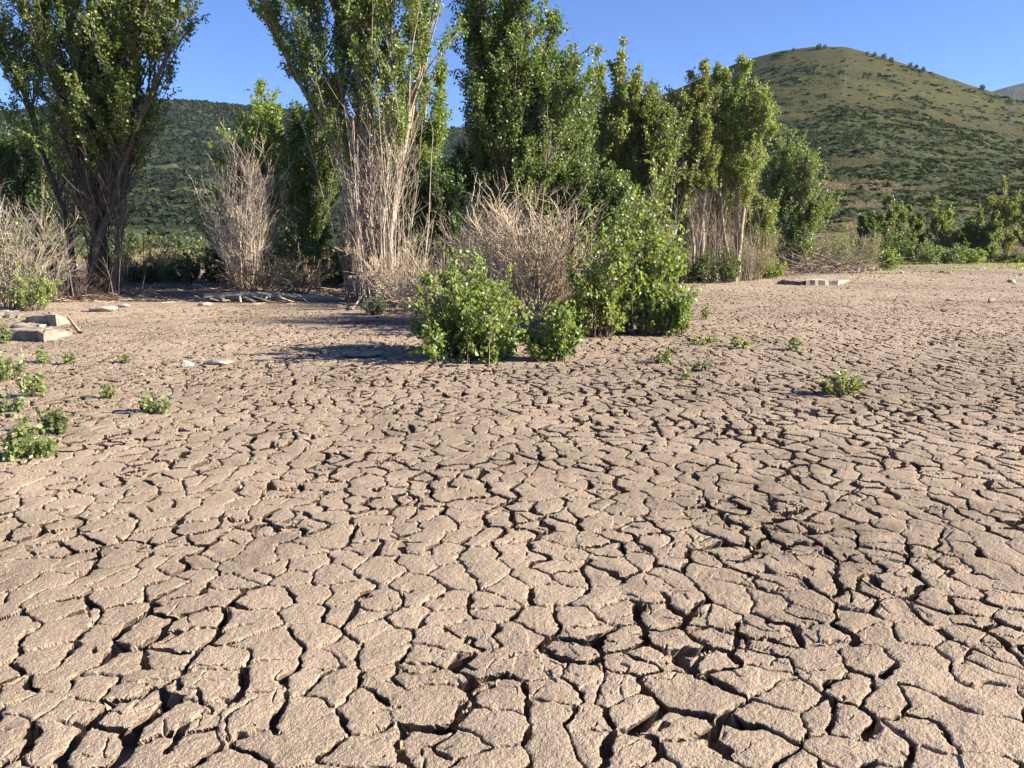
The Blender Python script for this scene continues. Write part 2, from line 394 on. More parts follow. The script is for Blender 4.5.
def bush(label, base, py, top_py, wpx, seed, leaf, nleaf, size, n=40, Y=None, name='green_bush', cat='bush', group=None, yellow=.02, var=.3, stemcol=BROWN, tips=None,
         outer=.35, flat=1., rs=.007, up=.1, width=.85, deep=.75):
    rng = np.random.default_rng(seed)
    if n > 33: size *= .95; nleaf = int(nleaf * 1.2)
    Y = Y or GY(py)
    x = W(base, py, Y)[0]; z0 = gz(x, Y) - .015
    root = thing(name, label, cat, (x, Y, z0), group)
    H = W(base, top_py, Y)[2] - z0; Wd = wpx * Y / F * .5
    a = rng.uniform(0, 2 * np.pi, n); q = np.sqrt(rng.random(n)); Y_ = Y
    if tips:                                      # silhouettes with several heads
        tp = np.array(tips, float); k = rng.integers(0, len(tp), n)
        ax = np.array([W(t0, t1, Y)[0] - x for t0, t1 in tips])[k]; az_ = np.array([W(t0, t1, Y)[2] - z0 for t0, t1 in tips])[k]
        aim = np.c_[ax + q * np.cos(a) * Wd * .35, q * np.sin(a) * Wd * deep, az_ * rng.uniform(.6, 1.06, n)]
        p0 = np.c_[ax * .6 + rng.normal(0, .1 * Wd, n), rng.normal(0, .3 * deep * Wd, n), np.zeros(n)]
    else:
        aim = np.c_[q * np.cos(a) * Wd, q * np.sin(a) * Wd * flat, H * np.sqrt(np.clip(1 - (.9 * q) ** 2, .08, 1)) * rng.uniform(.6, 1.0, n)]
        p0 = aim * np.array([.35, .35, 0])
    D = aim - p0; L = np.linalg.norm(D, axis=1)
    S = grow(p0, D, L, 6, up * .5, .05, rng)
    sp = Soup(); tubes(sp, S, np.full((n, 1), rs) * np.linspace(1, .4, 6)[None], 4, wcols(n, stemcol, rng))
    m = n * 6; i = rng.integers(0, n, m); pp, d = along(S, i, rng.uniform(.12, .95, m))
    T = grow(pp, d + rdir(m, rng) * .8, L[i] * rng.uniform(.12, .34, m), 4, up, .1, rng)
    T[..., 2] = np.maximum(T[..., 2], .02)
    tubes(sp, T, np.full((m, 1), rs * .5) * np.linspace(1, .6, 4)[None], 3, wcols(m, np.asarray(stemcol) * 1.1, rng)); sp.build('stem', M_BARK, root)
    k = rng.integers(0, m, nleaf); lp, ld = along(T, k, rng.uniform(outer, 1.08, nleaf))
    lp += rng.normal(0, size * .35, lp.shape); lp[:, 2] = np.maximum(lp[:, 2], .02)
    sp = Soup(); leaves(sp, lp, ld, size, leaf_cols(nleaf, leaf, rng, yellow, var), rng, width); sp.build('foliage', M_LEAF, root)
    return root

OLIVE = (.100, .115, .024); MIDG = (.060, .105, .022); DARKG = (.035, .070, .018); YEL = (.135, .135, .026); BRIGHT = (.102, .134, .038); GREYG = (.085, .115, .05)
GT = 'poplars along the old shore'
poplar('huge many-stemmed poplar with bare brown lower trunks, beside the flat stones', 97,
       [(8, -40), (48, -110), (92, -130), (128, -120), (182, -70), (212, 0), (-30, 10), (150, -20)], 165, 11, 21.5, 2.1, 36000, (.075, .105, .020), .095, r0=.115, nb=52,
       sucker=35, flood=1.8, bark=np.array([.15, .12, .095]), wood_low=(.15, .125, .10), bare=.55, low=1.0, mk=1.3, pw=1.3, group=GT, yellow=.10, spread=1.25)
poplar('tall poplar leaning over a thicket of bleached stems, the palest trunks of the grove', 383,
       [(236, -20), (282, -45), (334, -70), (372, -90), (402, -60), (440, -30)], 145, 12, 20.3, 2.15, 23000, (.080, .115, .026), .095, r0=.105, nb=38,
       sucker=95, flood=4.3, group=GT, spread=.75, bark=np.array([.30, .25, .20]), yellow=.06, pw=1.5)
poplar('dense dark poplar whose crown hides its trunk, rising behind the round bush', 498,
       [(452, -60), (478, -95), (508, -100), (532, -35), (556, 10), (573, 52)], 218, 13, 22.6, 1.75, 31000, (.066, .098, .024), .10, r0=.12, nb=46,
       sucker=45, flood=2.4, group=GT, spread=.8, bark=BROWN, yellow=.02, wood_low=(.26, .20, .16))
poplar('pale feathery poplar with two tips standing behind the dense dark poplar', 604, [(598, 48), (624, 42), (640, 70)], 228, 14, 27, 1.35, 14000, (.112, .132, .036), .10, r0=.09, nb=42, sucker=40,
       flood=3.5, group=GT, spread=.6)
poplar('shorter dark poplar over the tall leafy bush, its crown reaching low', 652, [(655, 80), (641, 98), (668, 112)], 215, 15, 26, 1.35, 11000, (.072, .092, .026), .10, r0=.09, nb=40, sucker=40,
       flood=3.2, group=GT, spread=.6, bark=BROWN)
poplar('slim brownish poplar with paired pale trunks, at the edge of the far mud', 697, [(690, 72), (704, 62), (674, 90)], 185, 16, 30, 1.25, 10500, (.098, .118, .040), .10, r0=.09, nb=40, sucker=25,
       flood=4.2, group=GT, spread=.6, yellow=.12)
poplar('yellow-green columnar poplar with one clear trunk, tallest of the far clump', 734, [(741, 54), (722, 58), (762, 92)], 192, 17, 30.5, 1.3, 14000, (.104, .134, .040), .10, r0=.10, nb=40, sucker=15,
       flood=4.0, group=GT, spread=.6)
poplar('broad conical grey-green poplar outside the clump, below the scrubby hill', 790, [(781, 126), (803, 160), (765, 175), (820, 205)], 268, 18, 39, 2.3, 14000, (.075, .105, .034), .12, r0=.09, nb=36, sucker=0,
       flood=.5, fill=1, group=GT, spread=1.0)
poplar('light green slender poplar behind the tall dead pale shrub', 262, [(256, 82), (278, 108), (240, 145)], 268, 19, 26.5, 1.8, 15000, (.095, .135, .025), .10, r0=.08, nb=40, sucker=10, flood=1.0, fill=1, group=GT, spread=.6)
poplar('dark green poplar filling the gap beside the bleached stems', 312, [(296, 112), (324, 98), (344, 130)], 268, 20, 25.5, 1.9, 15000, (.066, .105, .024), .10, r0=.08, nb=40, sucker=10, flood=1.0, fill=1, group=GT, spread=.8)
poplar('light airy poplar in the gap between the bleached and the dark poplar', 428, [(424, 46), (444, 62), (408, 84)], 268, 21, 26, 1.3, 13000, (.085, .125, .026), .10, r0=.08, nb=40, sucker=15, flood=1.5, fill=1, group=GT, spread=.6)
poplar('bluish green poplar partly hidden right behind the dense dark poplar', 566, [(560, 92), (585, 84), (548, 120)], 268, 22, 24, 1.4, 10000, (.06, .095, .026), .10, r0=.08, nb=40, sucker=15, flood=1.5, fill=1, group=GT, spread=.8)
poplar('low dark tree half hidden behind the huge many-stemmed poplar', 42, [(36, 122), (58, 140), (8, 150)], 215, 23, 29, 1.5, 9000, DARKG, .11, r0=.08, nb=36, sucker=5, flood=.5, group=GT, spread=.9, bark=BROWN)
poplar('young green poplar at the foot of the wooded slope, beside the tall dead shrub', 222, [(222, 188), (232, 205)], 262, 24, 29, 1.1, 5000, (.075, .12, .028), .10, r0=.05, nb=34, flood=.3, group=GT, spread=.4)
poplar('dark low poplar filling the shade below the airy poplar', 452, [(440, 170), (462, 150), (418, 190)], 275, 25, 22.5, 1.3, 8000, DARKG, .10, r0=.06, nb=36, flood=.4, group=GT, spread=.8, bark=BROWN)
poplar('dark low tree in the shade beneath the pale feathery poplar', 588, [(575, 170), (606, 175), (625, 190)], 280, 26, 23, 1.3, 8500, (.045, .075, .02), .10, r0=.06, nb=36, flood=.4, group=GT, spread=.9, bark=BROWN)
poplar('feathery olive poplar between the pale two-tipped one and the slim brownish one', 676, [(672, 92), (684, 104), (660, 110)], 268, 40, 31, 1.2, 10000, (.095, .115, .032), .10, r0=.08, nb=40, sucker=20, flood=2.5, fill=1, group=GT, spread=.6)
poplar('soft light poplar showing through behind the shorter dark poplar', 634, [(632, 96), (620, 112)], 268, 41, 30, 1.2, 10000, (.085, .11, .03), .10, r0=.08, nb=40, sucker=15, flood=2, fill=1, group=GT, spread=.6)
poplar('pale olive poplar close behind the slim brownish and the columnar one', 716, [(713, 84), (728, 98), (760, 132)], 240, 42, 33, 1.3, 11000, (.105, .125, .036), .10, r0=.08, nb=40, sucker=15, flood=3, fill=1, group=GT, spread=.6)
poplar('light green poplar filling the back of the bleached stems', 396, [(392, 96), (406, 84), (378, 120)], 268, 43, 28, 1.3, 11000, (.09, .125, .03), .10, r0=.08, nb=40, sucker=10, flood=1, fill=1, group=GT, spread=.6)
poplar('low yellowish poplar sapling beside the straw-coloured brush', 758, [(756, 196), (748, 186), (768, 206)], 262, 44, 34, 1.0, 5000, (.10, .125, .035), .10, r0=.05, nb=34, flood=.3, group=GT, spread=.6)
GF = 'small trees across the far shore'
far = [('broad grey-green tree, first of the row across the far mud', 888, [(882, 194), (902, 203), (870, 214)], 258, 57, (.075, .098, .032), 1.5),
       ('small round olive tree between two taller ones across the far mud', 914, [(912, 206), (922, 214)], 258, 60, (.07, .09, .03), 1.1),
       ('bright green tree in the middle of the far row with a dark left side', 941, [(938, 196), (950, 204), (928, 210)], 258, 58, (.086, .112, .040), 1.5),
       ('small bright green tree above thin pale trunks in the far row', 986, [(986, 205), (994, 210)], 258, 56, (.085, .110, .040), 1.1),
       ('tallest yellow-green tree of the far row, under the hill', 1004, [(1003, 174), (1012, 190), (996, 195)], 258, 64, (.108, .114, .040), 1.5),
       ('grey-green tree at the end of the far row, cut by the frame', 1026, [(1024, 191), (1036, 196)], 258, 58, (.07, .095, .035), 1.6),
       ('low dark tree at the near end of the far row', 866, [(863, 213), (874, 220)], 258, 55, (.05, .07, .025), 1.2),
       ('low dull green tree between the bright ones of the far row', 966, [(964, 222), (974, 226)], 258, 57, (.06, .085, .03), 1.3)]
for k, (lb, b, tp, cp, Y, lf, ml) in enumerate(far):
    poplar(lb, b, tp, cp, 60 + k, Y, ml, 5200, lf, .15, r0=.08, nb=26, sucker=0, flood=.3, group=GF, spread=.9, name='small_tree', bark=GREYB, bare=.5, elev=(.5, 1.4), mk=1.1, fill=1)

GD = 'dead shrubs left by high water'
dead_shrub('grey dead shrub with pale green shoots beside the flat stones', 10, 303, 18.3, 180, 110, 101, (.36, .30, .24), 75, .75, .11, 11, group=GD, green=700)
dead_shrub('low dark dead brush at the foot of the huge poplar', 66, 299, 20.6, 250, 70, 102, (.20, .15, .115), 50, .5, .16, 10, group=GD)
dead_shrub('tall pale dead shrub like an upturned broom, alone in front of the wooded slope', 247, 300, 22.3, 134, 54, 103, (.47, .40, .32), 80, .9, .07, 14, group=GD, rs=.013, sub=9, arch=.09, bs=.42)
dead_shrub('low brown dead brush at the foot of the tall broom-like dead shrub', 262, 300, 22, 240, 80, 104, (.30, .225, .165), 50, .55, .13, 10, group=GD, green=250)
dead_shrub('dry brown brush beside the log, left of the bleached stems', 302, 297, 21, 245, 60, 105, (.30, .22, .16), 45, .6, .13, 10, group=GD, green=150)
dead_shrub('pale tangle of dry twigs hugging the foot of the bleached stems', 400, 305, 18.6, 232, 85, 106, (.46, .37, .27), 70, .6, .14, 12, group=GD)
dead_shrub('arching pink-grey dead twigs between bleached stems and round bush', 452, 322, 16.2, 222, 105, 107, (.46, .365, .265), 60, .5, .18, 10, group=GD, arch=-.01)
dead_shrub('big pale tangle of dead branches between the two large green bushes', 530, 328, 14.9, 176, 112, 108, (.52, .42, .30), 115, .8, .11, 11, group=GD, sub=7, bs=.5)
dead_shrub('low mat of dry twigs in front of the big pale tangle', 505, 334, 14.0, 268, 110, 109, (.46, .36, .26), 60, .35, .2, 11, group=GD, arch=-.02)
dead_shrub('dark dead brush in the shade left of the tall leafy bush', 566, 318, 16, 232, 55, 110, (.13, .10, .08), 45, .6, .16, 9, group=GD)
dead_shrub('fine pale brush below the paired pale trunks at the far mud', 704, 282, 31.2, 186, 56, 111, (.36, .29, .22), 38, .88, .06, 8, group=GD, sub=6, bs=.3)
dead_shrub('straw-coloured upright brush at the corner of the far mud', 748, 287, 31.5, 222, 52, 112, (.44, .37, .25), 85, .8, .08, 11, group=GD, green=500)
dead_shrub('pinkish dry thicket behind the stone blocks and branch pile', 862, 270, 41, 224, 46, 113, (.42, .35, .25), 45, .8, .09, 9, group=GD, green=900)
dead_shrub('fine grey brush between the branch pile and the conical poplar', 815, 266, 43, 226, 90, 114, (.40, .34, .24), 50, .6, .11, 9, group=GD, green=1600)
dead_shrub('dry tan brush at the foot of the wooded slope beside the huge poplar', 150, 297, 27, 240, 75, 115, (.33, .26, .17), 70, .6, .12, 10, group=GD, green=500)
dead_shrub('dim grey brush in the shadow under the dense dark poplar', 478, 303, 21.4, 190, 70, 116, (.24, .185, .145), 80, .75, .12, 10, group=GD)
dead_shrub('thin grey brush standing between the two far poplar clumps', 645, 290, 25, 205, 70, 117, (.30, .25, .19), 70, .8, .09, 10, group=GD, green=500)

# the green bushes on the mud
GB = 'green bushes growing on the mud'
bush('round leafy green bush casting a long shadow on the mud', 468, 355, 252, 66, 201, BRIGHT, 15000, .072, 190, group=GB, var=.35, flat=.9,
     tips=[(446, 278), (458, 270), (472, 266), (486, 270), (498, 286), (432, 302), (506, 312), (470, 285), (424, 322), (450, 290), (488, 300), (436, 335), (505, 338), (470, 335), (440, 345), (498, 345)], yellow=.05, up=.04, deep=2.3)
bush('small leafy bush in front between the round bush and the tall one', 552, 360, 300, 52, 202, (.10, .136, .038), 2700, .065, 60, group=GB, tips=[(545, 318), (560, 308), (569, 322), (532, 328), (552, 335)], up=.05)
bush('tall loose leafy bush, highest of the bushes on the mud', 642, 333, 188, 92, 203, BRIGHT, 8500, .085, 120, group=GB, tips=[(642, 186), (656, 176), (648, 195), (622, 216), (670, 220), (645, 240), (628, 265), (664, 270), (612, 290), (676, 300)], up=.08, deep=1.0)
bush('pale glinting bush against the left flank of the tall loose bush', 597, 337, 236, 70, 204, (.112, .142, .042), 4600, .07, 80, group=GB, tips=[(598, 226), (583, 252), (614, 240), (604, 280), (576, 298), (618, 300), (568, 304), (574, 322)], up=.08)
bush('low spreading bush at the right foot of the tall loose bush', 668, 335, 285, 48, 205, (.105, .138, .04), 2400, .07, 50, group=GB, tips=[(684, 288), (660, 300), (672, 310), (650, 315)], up=.05)
GU = 'shrubs at the foot of the grove'
under = [('grey-blue weed at the foot of the bleached stems', 376, 322, 296, 36, 18.0 - 1.2, (.15, .17, .12), 900, .05),
         ('pale green weeds in front of the grey dead shrub', 34, 305, 264, 50, 17.8, (.125, .155, .05), 2000, .055),
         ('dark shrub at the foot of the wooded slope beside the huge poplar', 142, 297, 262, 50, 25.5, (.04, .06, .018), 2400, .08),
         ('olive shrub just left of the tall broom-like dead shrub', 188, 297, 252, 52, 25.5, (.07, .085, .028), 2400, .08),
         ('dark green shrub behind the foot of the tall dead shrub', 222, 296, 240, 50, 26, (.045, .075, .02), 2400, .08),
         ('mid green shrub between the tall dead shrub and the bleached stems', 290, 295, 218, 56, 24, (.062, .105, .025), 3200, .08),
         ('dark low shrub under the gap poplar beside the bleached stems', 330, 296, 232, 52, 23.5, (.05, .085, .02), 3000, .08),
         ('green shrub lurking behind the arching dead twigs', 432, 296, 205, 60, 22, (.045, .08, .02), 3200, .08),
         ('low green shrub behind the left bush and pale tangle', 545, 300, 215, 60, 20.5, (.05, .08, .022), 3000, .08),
         ('dark round shrub in the far corner, first of three', 684, 283, 248, 28, 29.2, (.04, .062, .018), 1300, .08),
         ('dark round shrub in the far corner under the paired trunks', 706, 283, 250, 28, 29.2, (.036, .058, .018), 1300, .08),
         ('dark shrub in the far corner beside the straw-coloured brush', 727, 284, 246, 28, 29.6, (.045, .066, .02), 1300, .08),
         ('bright yellow-green bush next to the concrete slab', 771, 285, 252, 30, 33, (.11, .15, .032), 1800, .075),
         ('bright green bush at the edge of the far grass strip', 888, 277, 246, 24, 42, (.10, .155, .032), 1600, .09),
         ('leafy bush behind the branch pile, under the conical poplar', 838, 262, 226, 46, 46, (.085, .115, .035), 2400, .11),
         ('dark bush leaning on the conical poplar', 752, 275, 205, 60, 40, (.055, .078, .026), 3000, .11),
         ('grey-green bush in front of the far row of trees', 918, 264, 236, 44, 52, (.08, .105, .045), 1900, .12),
         ('olive bush below the bright middle tree of the far row', 952, 263, 238, 36, 53, (.065, .09, .03), 1700, .12),
         ('light green bush at the far row beside the low dull tree', 972, 263, 244, 26, 54, (.095, .13, .036), 1300, .12),
         ('tan-green bush on the flat ground before the wooded slope', 172, 285, 244, 50, 38, (.10, .095, .045), 2400, .11),
         ('dull olive bush deeper in the gap before the wooded slope', 204, 280, 236, 46, 44, (.065, .08, .03), 2200, .12),
         ('dark bush seen between the trunks of the huge poplar', 112, 285, 236, 60, 36, (.045, .065, .025), 2600, .11),
         ('shadowy bush behind the grey dead shrub', 20, 290, 215, 90, 27, (.045, .068, .025), 4000, .09),
         ('far dark tree clump at the foot of the wooded slope, left of the broom-like shrub', 186, 262, 228, 60, 78, (.05, .07, .03), 2600, .2),
         ('far olive tree clump at the very foot of the wooded slope, beside the huge poplar', 140, 262, 230, 64, 84, (.07, .085, .035), 2600, .2),
         ('far yellowish tree clump seen just right of the broom-like shrub', 292, 262, 228, 60, 80, (.08, .09, .035), 2400, .2),
         ('far dark tree clump glimpsed left of the huge poplar trunks', 60, 262, 222, 70, 82, (.05, .07, .03), 2600, .2),
         ('far pale tree clump right under the broom-like shrub', 232, 262, 232, 60, 90, (.085, .10, .045), 2400, .2),
         ('dark hedge-like bush at the end of the far grass', 1012, 263, 250, 52, 56, (.04, .06, .02), 2000, .12),
         ('low dark bush under the first tree of the far row', 893, 266, 226, 52, 53, (.05, .075, .026), 2400, .12),
         ('olive bush right of the far corner, behind the branch pile', 795, 266, 228, 50, 44, (.08, .10, .032), 2300, .11),
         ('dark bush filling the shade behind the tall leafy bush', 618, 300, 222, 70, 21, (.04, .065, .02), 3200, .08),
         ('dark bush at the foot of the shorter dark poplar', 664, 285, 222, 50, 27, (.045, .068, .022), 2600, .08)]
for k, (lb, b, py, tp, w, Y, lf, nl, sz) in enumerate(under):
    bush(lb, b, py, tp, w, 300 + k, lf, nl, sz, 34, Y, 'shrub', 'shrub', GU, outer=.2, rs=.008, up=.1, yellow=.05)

# small sprouts on the mud: px, py of the foot, height px, width px
GS = 'green sprouts scattered over the mud'
sprouts = [('bushy sprout alone on the open mud, farthest from the bushes', 842, 395, 23, 46, 260), ('low sprout near the tall bush, middle of a row of three', 703, 344, 14, 26, 90), ('tuft-like sprout on the bare mud in a row between two others', 738, 348, 14, 24, 90),
           ('small upright sprout at the outer end of the row of three', 792, 350, 14, 18, 80), ('taller thin sprout right beside the tall loose bush', 707, 320, 18, 18, 80), ('pale sprout in front of the low spreading bush', 665, 363, 15, 26, 90),
           ('small dark sprout just behind the tiny seedling', 700, 370, 11, 20, 60), ('tiny seedling in front of the small dark sprout', 686, 379, 11, 10, 24),
           ('largest sprout at the mud edge, glossy, with its shadow beside it', 30, 457, 36, 46, 300), ('upright sprout touching the largest sprout', 54, 433, 31, 32, 200), ('dense sprout at the picture edge above the airy ones', 8, 380, 34, 36, 240),
           ('airy sprout between the dense edge sprout and the largest sprout', 31, 397, 28, 32, 140), ('flat faded sprout beside the airy sprout', 11, 410, 15, 28, 70), ('round little sprout just in front of the squared stone', 40, 362, 12, 16, 70),
           ('little dark sprout near the end of the squared stone', 72, 364, 13, 13, 45), ('faint grey-green sprout, thinnest near the two white stones', 126, 362, 9, 18, 36), ('thin single sprout between the airy and the leaning sprout', 109, 398, 19, 14, 45),
           ('leaning sprout farthest out on the mud before the white stones', 155, 413, 22, 32, 90), ('leafy sprout at the picture edge beside the squared stone', 1, 343, 28, 22, 160)]
for k, (lb, px, py, h, w, nl) in enumerate(sprouts):
    bush(lb, px, py, py - h * 1.05, w, 400 + k, (.108, .132, .048) if k % 3 else (.092, .110, .046), int(nl * 1.6), .050, max(6, nl // 16), None, 'sprout', 'sprout', GS, outer=.1, rs=.004, up=.1, stemcol=(.16, .13, .07), width=.75)

# ------------------------------------------------------------------ stones, slabs, wood on the ground
def rock(sp, c, s, rng, col, sub=2, rough=.22):
    t = bpy.data.meshes.new('t'); import bmesh
    bm = bmesh.new(); bmesh.ops.create_icosphere(bm, subdivisions=sub, radius=1); bm.to_mesh(t); bm.free()
    V = np.array([v.co[:] for v in t.vertices]); Fc = np.array([p.vertices[:] for p in t.polygons]); bpy.data.meshes.remove(t)
    for _ in range(7):                                        # chip flat faces off it
        n = unit(rng.normal(size=3)); d = rng.uniform(.5, .8); q = V @ n - d
        V = V - np.where(q > 0, q, 0)[:, None] * n
    V = V * (1 + rng.normal(0, rough * .25, (len(V), 1)))
    sp.add(V * np.array(s) * .5 + np.array(c), None, Fc, col)
def stone(label, px, py, wpx, hpx, seed, col, group='loose stones on the mud', deep=.8, Y=None):
    rng = np.random.default_rng(seed); Y = Y or GY(py); x = W(px, py, Y)[0]; k = Y / F * 1.02
    sp = Soup(); rock(sp, (0, 0, hpx * k * .36), (wpx * k * 1.2, wpx * k * deep, hpx * k * 1.15), rng, col)
    o = sp.build('stone', M_STONE); o.location = (x, Y, gz(x, Y)); tag(o, label, 'stone', group); return o
PALE = (.50, .45, .38); TAN = (.40, .32, .25)
stone('white stone with a dark hollow side, nearer of the pale pair on the mud', 187, 367, 13, 8, 501, (.55, .52, .46))
stone('flat pale clod lying beside the white stone on the mud', 218, 364, 26, 5, 502, (.47, .40, .33))
stone('whitish flat stone at the foot of the huge poplar', 102, 311, 24, 7, 503, PALE)
stone('small whitish stone next to the flat one under the huge poplar', 124, 307, 10, 4, 504, PALE)
stone('pale stone at the start of the shaded bank', 205, 306, 12, 5, 505, PALE)
stone('tan clod in the long shadow of the round bush', 365, 356, 40, 7, 506, TAN)
for k, (lb, px, py, w, h) in enumerate([('pale stone by the far grass, nearest the bright green bush', 902, 274, 5, 3), ('brown stone in the pair on the far mud', 941, 273, 6, 3), ('pale-topped stone, right one of the pair on the far mud', 949, 273.6, 7, 3),
        ('lone whitish stone far out on the right mud', 1011, 283, 8, 4), ('pale stone at the frame edge on the far mud', 1022, 276, 7, 3), ('rounded whitish stone with its shadow on the right mud', 991, 302, 8, 5), ('flat pale stone on the right mud', 950, 300.5, 8, 2.5),
        ('dark flat stone on the right mud below the flat pale one', 944, 311.5, 7, 2.5), ('tiny white stone on the far grass strip', 937, 265, 4, 3)]):
    stone(lb, px, py, w, h, 520 + k, (.20, .16, .13) if 'dark' in lb or 'brown' in lb else PALE)
for k, (lb, px, py) in enumerate([('white stone block at the end of the branch pile, left one', 857.5, 272.5), ('white stone block at the end of the branch pile, right one', 863.5, 272)]):
    stone(lb, px, py, 5, 6, 540 + k, (.62, .57, .5), 'white blocks by the branch pile')

def slab(name, label, cat, corners, zs, col, seed, m=M_STONE, group=None):
    """broken slab: bottom outline corners in metres, the height of the top over each corner; ragged rim"""
    rng = np.random.default_rng(seed); c = np.array(corners, float); mid = c.mean(0); zs = np.array(zs, float)
    P, Zt = [], []
    for i in range(len(c)):
        a, b = c[i], c[(i + 1) % len(c)]
        for t in np.linspace(0, 1, 8)[:-1]:
            P.append(a + (b - a) * t + rng.normal(0, .028, 2) * (0 < t)); Zt.append(zs[i] + (zs[(i + 1) % len(c)] - zs[i]) * t + rng.normal(0, .012))
    P = np.array(P) - mid; Zt = np.array(Zt); n = len(P); zc = zs.mean(); V = []
    for q, f in ((1.01, None), (1.0, .5), (1.0, .93), (.985, 1.), (.62, 1.), (.3, 1.)):
        for p, z in zip(P, Zt):
            zz = -.08 if f is None else (zc + (z - zc) * q) * f
            V.append((p[0] * q + rng.normal(0, .008), p[1] * q + rng.normal(0, .004), zz + (rng.normal(0, .006) if q < .9 else 0)))
    V.append((0, 0, zc)); nl = 6
    Fq = [(k * n + i, k * n + (i + 1) % n, (k + 1) * n + (i + 1) % n, (k + 1) * n + i) for k in range(nl - 1) for i in range(n)]
    Ft = [((nl - 1) * n + i, (nl - 1) * n + (i + 1) % n, nl * n) for i in range(n)]
    sp = Soup(); sp.add(V, Fq, Ft, col); o = sp.build(name, m)
    o.location = (mid[0], mid[1], gz(mid[0], mid[1])); tag(o, label, cat, group); return o
def gp(px, py, Y=None):
    Y = Y or GY(py); return (W(px, py, Y)[0], Y)
slab('stone_block', 'squared stone block lying on the mud with a dark shaded end', 'stone block', [gp(11, 338.5), gp(44, 342), gp(75, 333), gp(46, 328)], [.17, .17, .03, .05], (.36, .295, .23), 550)
slab('stone_slab', 'broken pale slab with a dark undercut behind the squared block', 'stone slab', [gp(26, 324), gp(57, 326), gp(74, 322), gp(50, 316)], [.14, .22, .03, .12], (.38, .32, .255), 551)
slab('stone_slab', 'flat sunken slab between the squared block and the broken slab', 'stone slab', [gp(12, 328), gp(40, 328), gp(46, 325), gp(20, 323)], [.06, .06, .02, .04], (.42, .35, .28), 552)
slab('stone_slab', 'low flat slab at the frame edge before the pale green weeds', 'stone slab', [gp(-12, 318), gp(18, 318), gp(20, 311), gp(-10, 310)], [.05, .07, .03, .04], (.44, .38, .31), 553)
YS = GY(285)
slab('concrete_slab', 'broken concrete slab at the far edge of the mud, its left half undercut', 'concrete slab', [gp(806, 285.2), gp(838, 285), gp(849, 281), gp(815, 279.5)], [.20, .17, .04, .12], (.42, .355, .285), 554)
slab('concrete_slab', 'lower half-buried concrete slab beside the bright yellow-green bush', 'concrete slab', [gp(783, 284.2), gp(803, 285.0), gp(808, 281), gp(788, 279.5)], [.15, .13, .04, .1], (.36, .29, .225), 555)

def sticks(name, label, cat, lines, m=M_BARK, parent=None):
    sp = Soup()
    for P, r, c in lines:
        P = np.array(P, float); tubes(sp, P[None], np.linspace(r, r * .6, len(P))[None], 6, c)
    o = sp.build(name, m, parent)
    if label: tag(o, label, cat)
    return o
x0, y0 = gp(80, 334); x1, _, z1 = W(68, 317, y0 + .35)
sticks('plank', 'short pale plank leaning against the end of the squared block', 'plank', [([(x0, y0, .02), ((x0 + x1) / 2 + .01, y0 + .17, z1 * .5), (x1, y0 + .35, z1)], .04, (.40, .29, .20))])
x0, y0 = gp(338, 324); x1, _ = gp(415, 324)
sticks('log', 'thin dark log lying on the mud beside the round bush', 'log', [([(x0, y0, .05), ((x0 + x1) / 2, y0 + .08, .07), (x1, y0 - .05, .06)], .055, (.24, .19, .15))])
x0, y0 = gp(352, 311); x1, y1 = gp(368, 302)
sticks('stick', 'pale stick propped at the foot of the bleached stems', 'stick', [([(x0, y0, .03), (x1, y1, .35)], .025, (.48, .38, .30))])
rng = np.random.default_rng(77)
bx, by = gp(262, 302); root = thing('driftwood_log', 'grey driftwood log with gnarled roots on the shaded bank', 'driftwood', (bx, by, gz(bx, by)))
sticks('trunk', None, None, [([(-1.5, .1, .10), (-.6, 0, .17), (.3, .05, .16), (1.4, .1, .10), (2.0, .2, .06)], .13, (.36, .31, .26))], M_BARK, root)
for k in range(7):
    a = rng.uniform(-.6, .6); s0 = rng.uniform(-1.4, .9)
    sticks('root_limb', None, None, [([(s0, 0, .14), (s0 + .35 * math.cos(a * 3), -.22 + a * .1, .12 + .08 * rng.random()), (s0 + .8 * math.cos(a * 3), -.42 + a * .2, .02)], .045, (.42, .36, .30))], M_BARK, root)

# the pile of dead branches at the far corner
bx, by = gp(812, 272); by = 38.5; bx = W(812, 270, by)[0]
root = thing('branch_pile', 'heap of fallen dead branches with one long pale pole at the far corner', 'branch pile', (bx, by, gz(bx, by)))
p1, p2 = W(800, 247, by), W(850, 271, by)
sticks('pole', None, None, [([(p1[0] - bx - .9, .2, p1[2] - .25), (p1[0] - bx, 0, p1[2] - .1), ((p1[0] + p2[0]) / 2 - bx, -.3, .75), (p2[0] - bx, -.6, .05)], .06, (.48, .38, .29))], M_BARK, root)
n = 120; a = rng.uniform(-1, 1, n)
p0 = np.c_[rng.normal(0, 1.3, n), rng.normal(0, .6, n), np.abs(rng.normal(0, .25, n))]
S = grow(p0, np.c_[rng.choice([-1, 1], n) * rng.uniform(.4, 1, n), rng.normal(0, .4, n), rng.uniform(0, .6, n)], rng.uniform(.8, 2.4, n), 7, -.06, .09, rng); S[..., 2] = np.maximum(S[..., 2], .02)
sp = Soup(); tubes(sp, S, rng.uniform(.012, .03, (n, 1)) * np.linspace(1, .4, 7)[None], 4, wcols(n, (.34, .26, .20), rng, .4))
i = rng.integers(0, n, 500); pp, d = along(S, i, rng.uniform(.2, 1, 500))
T = grow(pp, d + rdir(500, rng) * .7, rng.uniform(.3, .9, 500), 4, 0, .15, rng); T[..., 2] = np.maximum(T[..., 2], .01)
tubes(sp, T, np.full((500, 4), .009), 3, (.36, .28, .22)); sp.build('branch_heap', M_BARK, root)

